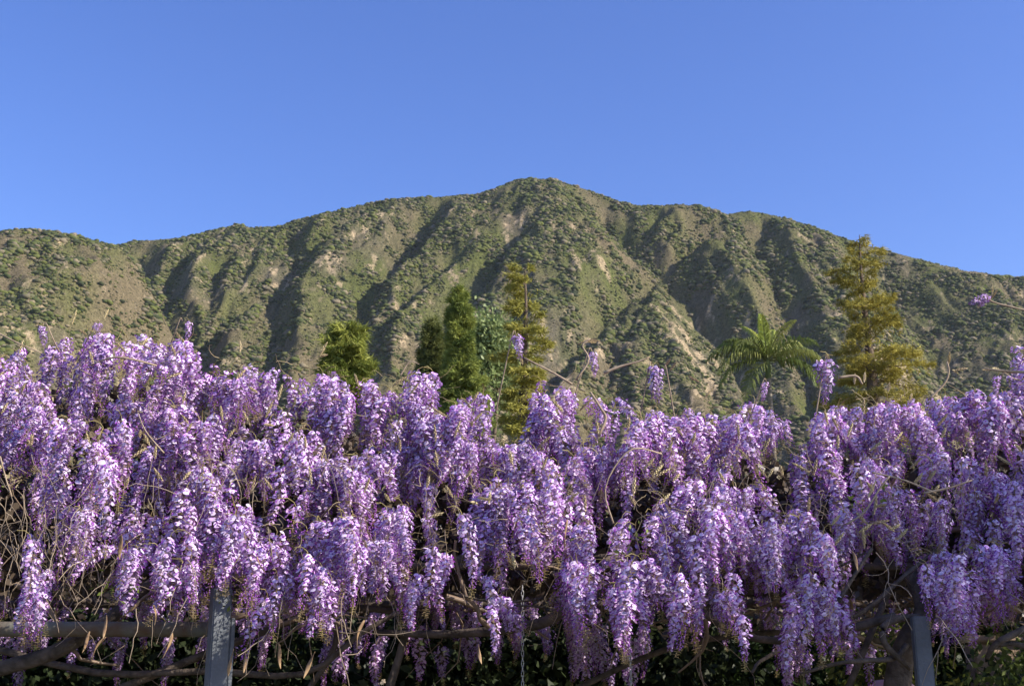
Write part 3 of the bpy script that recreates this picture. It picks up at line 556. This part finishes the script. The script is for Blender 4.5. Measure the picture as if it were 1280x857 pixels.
# ---- wood: trunk, branches, bare twigs
def vinepart(name, pts, r, m, k=7, n=16, wob=.12):
    P = curve([at(a, b, c) for a, b, c in pts], n); rr = np.interp(np.linspace(0, 1, n), np.linspace(0, 1, len(r)), r)*(.56 if max(r) > .011 else 1)
    g = G(); g.tube(P-VO, rr, k, wob=wob, cap=True); return g.build(name, m, VINE)
g = G(); tp = curve([(0, 0, -.05), (.03, .02, .6), (-.04, 0, 1.2), (.0, 0, 1.62), (.05, -.05, 1.78), (.12, -.1, 1.92), (.1, 0, 2.1)], 24); g.tube(tp, np.linspace(.085, .042, 24), 10, wob=.15, cap=True); g.build('trunk', M_bark, VINE)
for pts, r in [([(-60, 850, 5.9), (60, 818, 5.9), (130, 778, 5.9), (178, 738, 5.95), (240, 690, 6.1)], (.07, .06, .045)), ([(-40, 800, 6.4), (120, 840, 6.3), (260, 838, 6.2), (380, 842, 6.1), (450, 792, 6.0), (520, 752, 6)], (.035, .03, .02)),
    ([(470, 790, 6.2), (560, 792, 6.1), (640, 785, 6.0), (692, 772, 5.95), (725, 735, 6), (770, 690, 6.2)], (.03, .05, .045)), ([(480, 880, 6.2), (503, 805, 6.2), (520, 730, 6.3), (510, 660, 6.5)], (.04, .03)),
    ([(1000, 842, 5.55), (1045, 829, 5.5), (1082, 825, 5.5), (1118, 822, 5.55), (1133, 806, 5.7)], (.012, .02, .026)), ([(1152, 772, 5.6), (1122, 773, 5.55), (1104, 784, 5.5), (1106, 804, 5.5), (1123, 822, 5.52), (1137, 836, 5.6)], (.035, .03, .026, .012)),
    ([(1310, 770, 5.7), (1265, 793, 5.6), (1243, 806, 5.6), (1234, 822, 5.65)], (.03, .028, .02)), ([(1310, 822, 5.7), (1272, 805, 5.7), (1245, 806, 5.7)], (.025, .02)), ([(1090, 685, 5.5), (1064, 725, 5.5), (1045, 757, 5.5), (1035, 780, 5.6)], (.014, .017, .017)), ([(1082, 690, 5.5), (1055, 705, 5.55), (1028, 716, 5.6)], (.008, .012)),
    ([(330, 650, 6), (400, 690, 5.9), (440, 700, 5.9), (480, 660, 6)], (.03, .025)), ([(-60, 640, 6), (20, 690, 5.9), (60, 720, 5.8)], (.02, .012)), ([(540, 720, 6.1), (600, 690, 6.2), (690, 700, 6.2), (820, 690, 6.2)], (.035, .04, .03)), ([(820, 700, 6), (900, 780, 5.9), (990, 800, 5.8), (1120, 770, 5.7)], (.03, .03, .04)),
    ([(560, 740, 5.7), (620, 752, 5.7), (680, 748, 5.7)], (.006, .006)), ([(600, 770, 5.65), (640, 757, 5.65), (700, 760, 5.7)], (.005, .005)), ([(150, 860, 6.3), (300, 800, 6.4), (420, 760, 6.4), (540, 770, 6.5)], (.04, .03)), ([(380, 870, 6.5), (420, 800, 6.5), (400, 740, 6.4)], (.03, .025)),
    ([(700, 870, 7), (830, 812, 7), (960, 790, 7), (1100, 800, 7)], (.03, .03)), ([(1180, 680, 5.8), (1130, 720, 5.7), (1070, 770, 5.7), (960, 820, 5.7), (940, 840, 5.6)], (.02, .02, .012)), ([(1060, 860, 5.9), (1085, 800, 5.9), (1110, 740, 6)], (.03, .03))]:
    vinepart('branch', pts, r, M_bark)
for pts, r in [([(-10, 412, 6.1), (25, 430, 6.05), (52, 441, 6.05)], (.005, .003)), ([(110, 457, 6.15), (140, 447, 6.1), (165, 449, 6.1), (196, 457, 6.15)], (.003, .006, .006)), ([(172, 515, 5.85), (183, 540, 5.8), (205, 566, 5.8)], (.003, .004)), ([(767, 654, 5.5), (756, 614, 5.5), (771, 579, 5.5), (794, 560, 5.5), (827, 567, 5.6)], (.004, .004)),
    ([(738, 490, 6), (752, 512, 6), (757, 523, 6), (748, 545, 6)], (.006, .009)), ([(655, 447, 6.2), (690, 465, 6.2), (715, 480, 6.2)], (.004, .007)), ([(755, 466, 6.1), (775, 458, 6.1), (797, 452, 6.1), (812, 446, 6.1)], (.009, .006, .004)), ([(720, 475, 6.1), (736, 450, 6.1), (728, 432, 6.1), (738, 423, 6.1)], (.006, .004)),
    ([(1300, 392, 5.6), (1262, 383, 5.6), (1243, 378, 5.6), (1232, 372, 5.6)], (.005, .004)), ([(1300, 465, 5.6), (1260, 464, 5.6), (1228, 460, 5.6)], (.009, .004)), ([(1048, 472, 6), (1070, 470, 6), (1078, 480, 6)], (.008, .005)), ([(1090, 590, 5.5), (1130, 600, 5.5), (1170, 616, 5.5)], (.004, .005)), ([(1058, 655, 5.4), (1080, 640, 5.4), (1100, 610, 5.4), (1112, 595, 5.4)], (.005, .004)),
    ([(1155, 616, 5.5), (1185, 610, 5.5), (1215, 600, 5.5)], (.006, .004)), ([(1160, 500, 5.9), (1180, 480, 5.9), (1186, 465, 5.9), (1184, 452, 5.9)], (.006, .004)), ([(500, 470, 6.5), (512, 452, 6.5), (524, 455, 6.5)], (.004, .002)), ([(0, 570, 5.6), (8, 600, 5.6), (15, 620, 5.6)], (.004, .003))]:
    vinepart('twig', pts, r, M_twig, 5, 12, .1)
for cx_, top, bot, hw in SPRIG:                             # the shoots that carry the stray clusters
    D = dist(bot)-.1; dx = rw.choice([-1, 1])*rw.uniform(12, 26); b0 = np.interp(cx_+dx, TOPX, TOPY)+22
    vinepart('twig', [(cx_+dx, b0, D+.1), (cx_+dx*.6, .5*(b0+top), D+.04), (cx_+dx*.15, top-4, D), (cx_, top-1, D+.02)], (.0045, .0025), M_twig, 5, 12, .15)
gt = G()                                                    # countless bare twigs inside and hanging from the curtain
def wander(p, d, L, n, bend, grav):
    P = [p]; st = L/n
    for _ in range(n):
        d = unit(d+rw.normal(0, bend, 3)+np.array([0, 0, -grav])); P.append(P[-1]+d*st)
    return np.array(P)
for _ in range(420):                                        # interior tangle
    x = rw.uniform(-120, 1400); y = rw.uniform(np.interp(x, TOPX, TOPY)+110, 850); D = dist(y)+rw.uniform(.5, 2.2)
    gt.tube(wander(at(x, y, D)-VO, unit(rw.normal(size=3)*np.array([1, .7, .35])), rw.uniform(.3, .75), 7, .28, .02), np.linspace(1, .4, 8)*rw.choice([.003, .005, .009, .016] if y > 640 else [.0025, .004]), 4, (.3, .22, .15))
def hang(x, y, D, L, r=.0018):
    P = wander(at(x, y, D)-VO, unit(rw.normal(size=3)*.5+np.array([0, 0, -.5])), L, 7, .26, .16); c = np.array([.46, .36, .24])*rw.uniform(.6, 1.2)
    gt.tube(P, np.linspace(r, r*.6, 8), 3, c)
    if rw.random() < .5: gt.tube(wander(P[3], unit(P[4]-P[3]+rw.normal(0, .02, 3)), L*.4, 4, .3, .1), r*.7, 3, c)
for _ in range(60): hang(rw.uniform(-20, 130), rw.uniform(610, 720), rw.uniform(5.2, 5.6), rw.uniform(.12, .4))
for _ in range(260):
    x = rw.uniform(0, 1290); hang(x, rw.uniform(560, 770), dist(700)-rw.uniform(-.15, .25), rw.uniform(.1, .42))
for a, b in ((95, 700), (150, 690), (205, 690), (235, 745), (290, 720), (310, 770), (365, 730), (355, 760), (430, 740), (455, 720), (1095, 690), (1170, 770), (1180, 775), (1260, 740), (1272, 760), (700, 640), (822, 640), (170, 760), (420, 780), (425, 790)): hang(a, b, 5.15, rw.uniform(.22, .42), .0028)
for _ in range(150):                                        # wiry shoots sticking out of the top
    x = rw.uniform(-20, 1290); D = dist(470)-rw.uniform(-.2, .5); y = np.interp(x, TOPX, TOPY)+rw.uniform(-2, 60)
    gt.tube(wander(at(x, y, D)-VO, unit(rw.normal(size=3)*np.array([1, .6, .4])+np.array([0, -.1, .5])), rw.uniform(.06, .22), 6, .3, .06), np.linspace(.0024, .001, 7), 3, np.array([.42, .33, .17])*rw.uniform(.7, 1.2))
for _ in range(330):                                        # across the face
    x = rw.uniform(0, 1290); y = rw.uniform(np.interp(x, TOPX, TOPY)+20, 700); D = dist(y+40)-rw.uniform(.1, .28)
    gt.tube(wander(at(x, y, D)-VO, unit(rw.normal(size=3)*np.array([1, .3, .6])), rw.uniform(.04, .16), 6, .35, .08), np.linspace(.0020, .001, 7), 3, np.array([.45, .36, .20])*rw.uniform(.7, 1.15))
gd = G()                                                    # dark leaf faces added to block sun and view: roof of the arbour and heart of the curtain
def block_leaves(C, size):
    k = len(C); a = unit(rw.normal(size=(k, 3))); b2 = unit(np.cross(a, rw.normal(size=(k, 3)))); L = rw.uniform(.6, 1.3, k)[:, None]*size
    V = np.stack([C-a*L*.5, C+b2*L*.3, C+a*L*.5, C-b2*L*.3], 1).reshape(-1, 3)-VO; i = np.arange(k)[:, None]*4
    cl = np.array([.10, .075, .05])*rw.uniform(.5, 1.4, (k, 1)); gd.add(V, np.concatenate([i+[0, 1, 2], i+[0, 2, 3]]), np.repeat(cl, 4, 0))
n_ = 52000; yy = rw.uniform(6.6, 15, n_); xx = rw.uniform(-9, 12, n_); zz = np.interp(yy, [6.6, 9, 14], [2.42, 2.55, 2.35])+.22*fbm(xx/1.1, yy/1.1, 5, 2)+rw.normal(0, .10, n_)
block_leaves(np.stack([xx, yy, zz], 1), .11)
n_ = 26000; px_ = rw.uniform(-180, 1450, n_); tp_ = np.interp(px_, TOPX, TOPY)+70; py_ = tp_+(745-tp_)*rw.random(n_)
block_leaves(at(px_, py_, dist(py_)+rw.uniform(.65, 1.5, n_)), .075)
V, F, T = gd.arrays(); tag(obj('sun_block_leaves', mesh('sun_block_leaves', V, F, M_stalk, T, smooth=False), VINE), kind='stuff')
V, F, T = gt.arrays(); tag(obj('bare_twigs', mesh('bare_twigs', V, F, M_stalk, T), VINE), kind='stuff')

# ---- bud spikes (unopened clusters): scaly tan-olive cones
def spike(seed, L):
    rng = np.random.default_rng(seed); g = G(); P = np.stack([np.linspace(0, 1, 6)*0, .12*L*np.linspace(0, 1, 6)**2, -L*np.linspace(0, 1, 6)], 1)
    g.tube(P, np.array([.002, .0035, .004, .0034, .0022, .0006]), 6, (.42, .33, .17))
    for i in range(34):
        t = i/34; ph = i*2.39996; c = np.array([np.interp(t, np.linspace(0, 1, 6), P[:, j]) for j in range(3)]); o = np.array([math.cos(ph), math.sin(ph), 0]); s_ = np.array([-o[1], o[0], 0]); rr = .0065*math.sin(math.pi*(.15+.8*t))
        V = np.array([c+o*rr*.4, c+o*rr*1.2+s_*.0032-np.array([0, 0, .004]), c+o*rr*1.25-np.array([0, 0, .012]), c+o*rr*1.2-s_*.0032-np.array([0, 0, .004])]); g.add(V, [(0, 1, 2), (0, 2, 3)], np.array([.55, .43, .23])*rng.uniform(.7, 1.15))
    V, F, T = g.arrays(); return mesh('bud_spike', V, F, M_stalk, T)
SPK = [spike(i, .05+.012*i) for i in range(4)]
spots = [(588, 627, 90), (597, 622, 80), (555, 640, -70), (1085, 622, 150), (1093, 633, 100), (1090, 655, -60), (1102, 652, 60), (1112, 650, -80), (1125, 655, -60), (1135, 660, -40), (1070, 640, 40), (1078, 660, 20), (1040, 655, 140), (1010, 640, 170), (1055, 665, -40), (332, 522, 160), (330, 530, 90), (735, 425, 90), (745, 428, -80), (722, 430, 110),
         (838, 448, -60), (846, 452, -50), (1228, 462, 100), (1240, 460, 90), (1190, 462, 80), (1186, 455, 170), (1210, 460, -80), (1245, 462, 80), (1240, 368, 170), (1238, 374, 140), (652, 448, 30), (90, 405, 170), (98, 412, 60), (130, 398, 170), (300, 440, 175), (400, 445, 160), (410, 443, -80), (1068, 480, 170), (1080, 478, 160), (880, 498, 140), (1110, 490, 170), (860, 470, 60), (818, 572, -40), (838, 585, -60), (850, 592, -50), (640, 690, 10), (655, 600, 0), (690, 500, 40), (660, 640, 10), (668, 650, 20)]
for _ in range(110):
    x = rw.uniform(0, 1280); spots.append((x, rw.uniform(np.interp(x, TOPX, TOPY)-4, 620), rw.uniform(-60, 60)))
for i, (x, y, an) in enumerate(spots):
    o = obj('bud_spike', SPK[i % 4], VINE, at(x, y, dist(y+50)-.24)-VO); o.rotation_euler = Euler((rw.normal(0, .4), -math.radians(an), rw.uniform(-.5, .5)))
# ---- dry seed pods
def pod(seed):
    rng = np.random.default_rng(seed); n = 9; s = np.linspace(0, 1, n); L = .11; g = G()
    P = np.stack([.012*np.sin(3*s+seed), .008*np.cos(2*s), -L*s], 1); tw = s*rng.uniform(1, 3); wv = .0095*np.sin(np.pi*np.clip(s*.9+.08, 0, 1))**.7
    a = np.stack([np.cos(tw), np.sin(tw), 0*s], 1); b2 = np.stack([-np.sin(tw), np.cos(tw), 0*s], 1); th = np.arange(6)*math.pi/3
    V = (P[:, None]+wv[:, None, None]*(np.cos(th)[None, :, None]*a[:, None]+.3*np.sin(th)[None, :, None]*b2[:, None])).reshape(-1, 3)
    i = np.arange(n-1)[:, None]*6; j = np.arange(6)[None]; j2 = (j+1) % 6; q = np.stack([i+j, i+j2, i+6+j2, i+6+j], -1).reshape(-1, 4)
    return mesh('seed_pod', V, q, M_pod)
POD = [pod(i) for i in range(3)]
for i, (x, y) in enumerate([(192, 755), (172, 748), (130, 770), (132, 795), (212, 790), (148, 668), (290, 810), (305, 818), (345, 805), (396, 815), (322, 695), (115, 790), (600, 805), (1062, 690), (708, 650), (455, 775)]):
    o = obj('seed_pod', POD[i % 3], VINE, at(x, y, 5.2)-VO); o.rotation_euler = (rw.normal(0, .25), rw.normal(0, .3), rw.uniform(0, 6)); s = rw.uniform(.7, 1.15); o.scale = (s, s, s)
# ---- a few fresh leaves
gl = G()
for x, y, n_ in [(135, 732, 26), (160, 738, 22), (285, 745, 14), (660, 640, 5), (800, 668, 10), (770, 690, 10), (1060, 630, 8), (1205, 690, 10), (735, 670, 6), (545, 545, 8), (1225, 372, 8), (1230, 366, 8), (1110, 612, 8), (255, 590, 6), (90, 480, 6)]:
    c = at(x, y, 5.45 if y > 600 else dist(y)-.1)
    for _ in range(n_):
        p = c+rw.normal(0, .03, 3)-VO; a = unit(rw.normal(size=3)); b2 = unit(np.cross(a, rw.normal(size=3))); L = rw.uniform(.015, .034)
        gl.add([p, p+a*L*.45+b2*L*.26, p+a*L, p+a*L*.45-b2*L*.26], [(0, 1, 2), (0, 2, 3)], np.array([.17, .22, .045])*rw.uniform(.6, 1.3))
V, F, T = gl.arrays(); tag(obj('young_leaves', mesh('young_leaves', V, F, M_leaf, T, smooth=False), VINE), kind='stuff')

# ================================================================== SMALL THINGS UNDER THE ARBOUR
def link_mesh():
    g = G(); a = np.linspace(0, 2*math.pi, 17); P = np.stack([.0055*np.cos(a), 0*a, .0095*np.sign(np.sin(a))*np.minimum(1, np.abs(np.sin(a))*3)+.0055*np.sin(a)], 1); P[-1] = P[0]
    g.tube(P, .0016, 5); V, F, T = g.arrays(); return mesh('link', V, F, M_chain)
LK = link_mesh()
for px, pt, Yd, lb in ((653, 735, 5.95, 'steel chain hanging from the vine branch under the large pale lilac bunch'), (787, 790, 5.85, 'steel chain hanging under the cluster with the lowest violet tip')):
    p = at(px, pt, Yd); t = thing('hanging_chain', lb, 'chain', p, 'chains hanging under the arbour')
    for k in range(34):
        o = obj('link', LK, t, (0, 0, -.0235*k)); o.rotation_euler.z = .25 if k % 2 else .25+math.pi/2
p = at(866, 818, 16.); g = G()
t = thing('white_pillar', 'white stucco garden pillar behind the arbour half hidden by greenery', 'pillar', (p[0], 16, 0))
obj('shaft', box_mesh('shaft', .42, .42, p[2]-.08, M_white, .01), t); obj('cap', box_mesh('cap', .52, .52, .08, M_white, .015), t, (0, 0, p[2]-.08+.002))
t = thing('garden_wall', 'tan stucco garden wall behind the bright leafy shrubs under the arbour', 'wall', (6.6, 13, 0))
obj('wall_body', box_mesh('wall_body', 3.6, .3, 1.98, M_tan, .02), t); obj('coping', box_mesh('coping', 3.7, .4, .07, M_tan, .02), t, (0, 0, 1.983))
def shrub(px, Yd, h, wd, lb, c1, c2, seed, n=2600):
    x = (px-640)/FPX*Yd/CP*CP
    rr = random.Random(seed); cr = [(rr.uniform(-.5, .5)*wd, rr.uniform(-.3, .3)*wd, h*rr.uniform(.35, .8), wd*.35, h*.26) for _ in range(6)]
    return leafy('shrub', lb, 'shrub', (x, Yd, 0), h, cr, n, .075 if n < 4000 else .12, c1, c2, seed, .03, 'shrubs behind the arbour')
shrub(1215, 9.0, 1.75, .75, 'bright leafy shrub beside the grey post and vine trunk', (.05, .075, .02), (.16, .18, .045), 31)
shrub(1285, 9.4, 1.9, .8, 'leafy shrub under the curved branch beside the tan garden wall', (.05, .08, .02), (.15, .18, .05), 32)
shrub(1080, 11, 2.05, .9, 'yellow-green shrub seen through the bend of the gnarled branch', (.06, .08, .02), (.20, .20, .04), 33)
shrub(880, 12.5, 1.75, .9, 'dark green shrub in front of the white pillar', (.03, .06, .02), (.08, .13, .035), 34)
for k, px in enumerate((-220, -80, 50, 170, 290, 410, 530, 650, 760, 1340, 1500)): shrub(px, 12.6+.25*(k % 3), 2.5, 1.9, 'added backing shrub, leaves darkened as if in deep shade at the back of arbour', (.02, .03, .012), (.05, .065, .025), 40+k, 8500)  # shrubs added as backing, the deep shade put into their leaf colour
for k, px in enumerate((990, 800, 1130, 1240)): shrub(px, 14.8, 2.5, 1.7, 'added backing shrub, leaves darkened as if in deep shade at the back of arbour', (.02, .035, .012), (.05, .075, .02), 50+k, 8500)  # second added row, its leaves also coloured dark for shade
g = G(); g.tube([(0, 0, 0), (0, 0, .03), (0, 0, .2), (0, 0, .34), (0, 0, .40), (0, 0, .41)], [.1, .12, .165, .17, .12, .02], 16, cap=True)
p = at(1115, 848, 9.); ped = thing('garden_urn', 'pink rounded urn on a plinth beside the vine trunk', 'urn', (p[0], 9, 0))
g.build('bowl', M_pink, ped).location = (0, 0, p[2]-.41); obj('plinth', box_mesh('plinth', .2, .2, p[2]-.41-.002, M_tan, .01), ped)

# tree added outside the frame on the right so that its thin crown dapples the right end of the vine
q = np.array([1.9, 5.4, 1.75])+np.array(SDIR)*9.5
leafy('broadleaf_tree', 'unseen leafy tree added apart from the vine to dapple it with shade', 'tree', (q[0], q[1], 0), 0,
      [(0, 0, q[2], .9, .8), (.2, -.9, q[2]-.3, .8, .7), (-.1, .9, q[2]-.2, .8, .7), (.3, .2, q[2]-1.1, .9, .7), (1.0, .4, q[2]+.1, .8, .7), (.2, 1.7, q[2]-.5, .7, .6)], 6500, .15, (.05, .08, .02), (.12, .15, .04), 77, .16)

# ---- the air between the vine and the mountain
hz = obj('haze', box_mesh('haze', 12200, 12200, 740, None, .5), None, (0, 0, -8)); tag(hz, 'thin pale blue air haze over the valley and mountain', 'haze', kind='stuff')
m = bpy.data.materials.new('haze'); m.use_nodes = True; n = m.node_tree.nodes; n.remove(n['Principled BSDF']); v = n.new('ShaderNodeVolumePrincipled')
v.inputs['Color'].default_value = (.80, .88, 1, 1); v.inputs['Density'].default_value = .000028; v.inputs['Anisotropy'].default_value = .2
m.node_tree.links.new(v.outputs[0], n['Material Output'].inputs['Volume']); hz.data.materials.clear(); hz.data.materials.append(m)
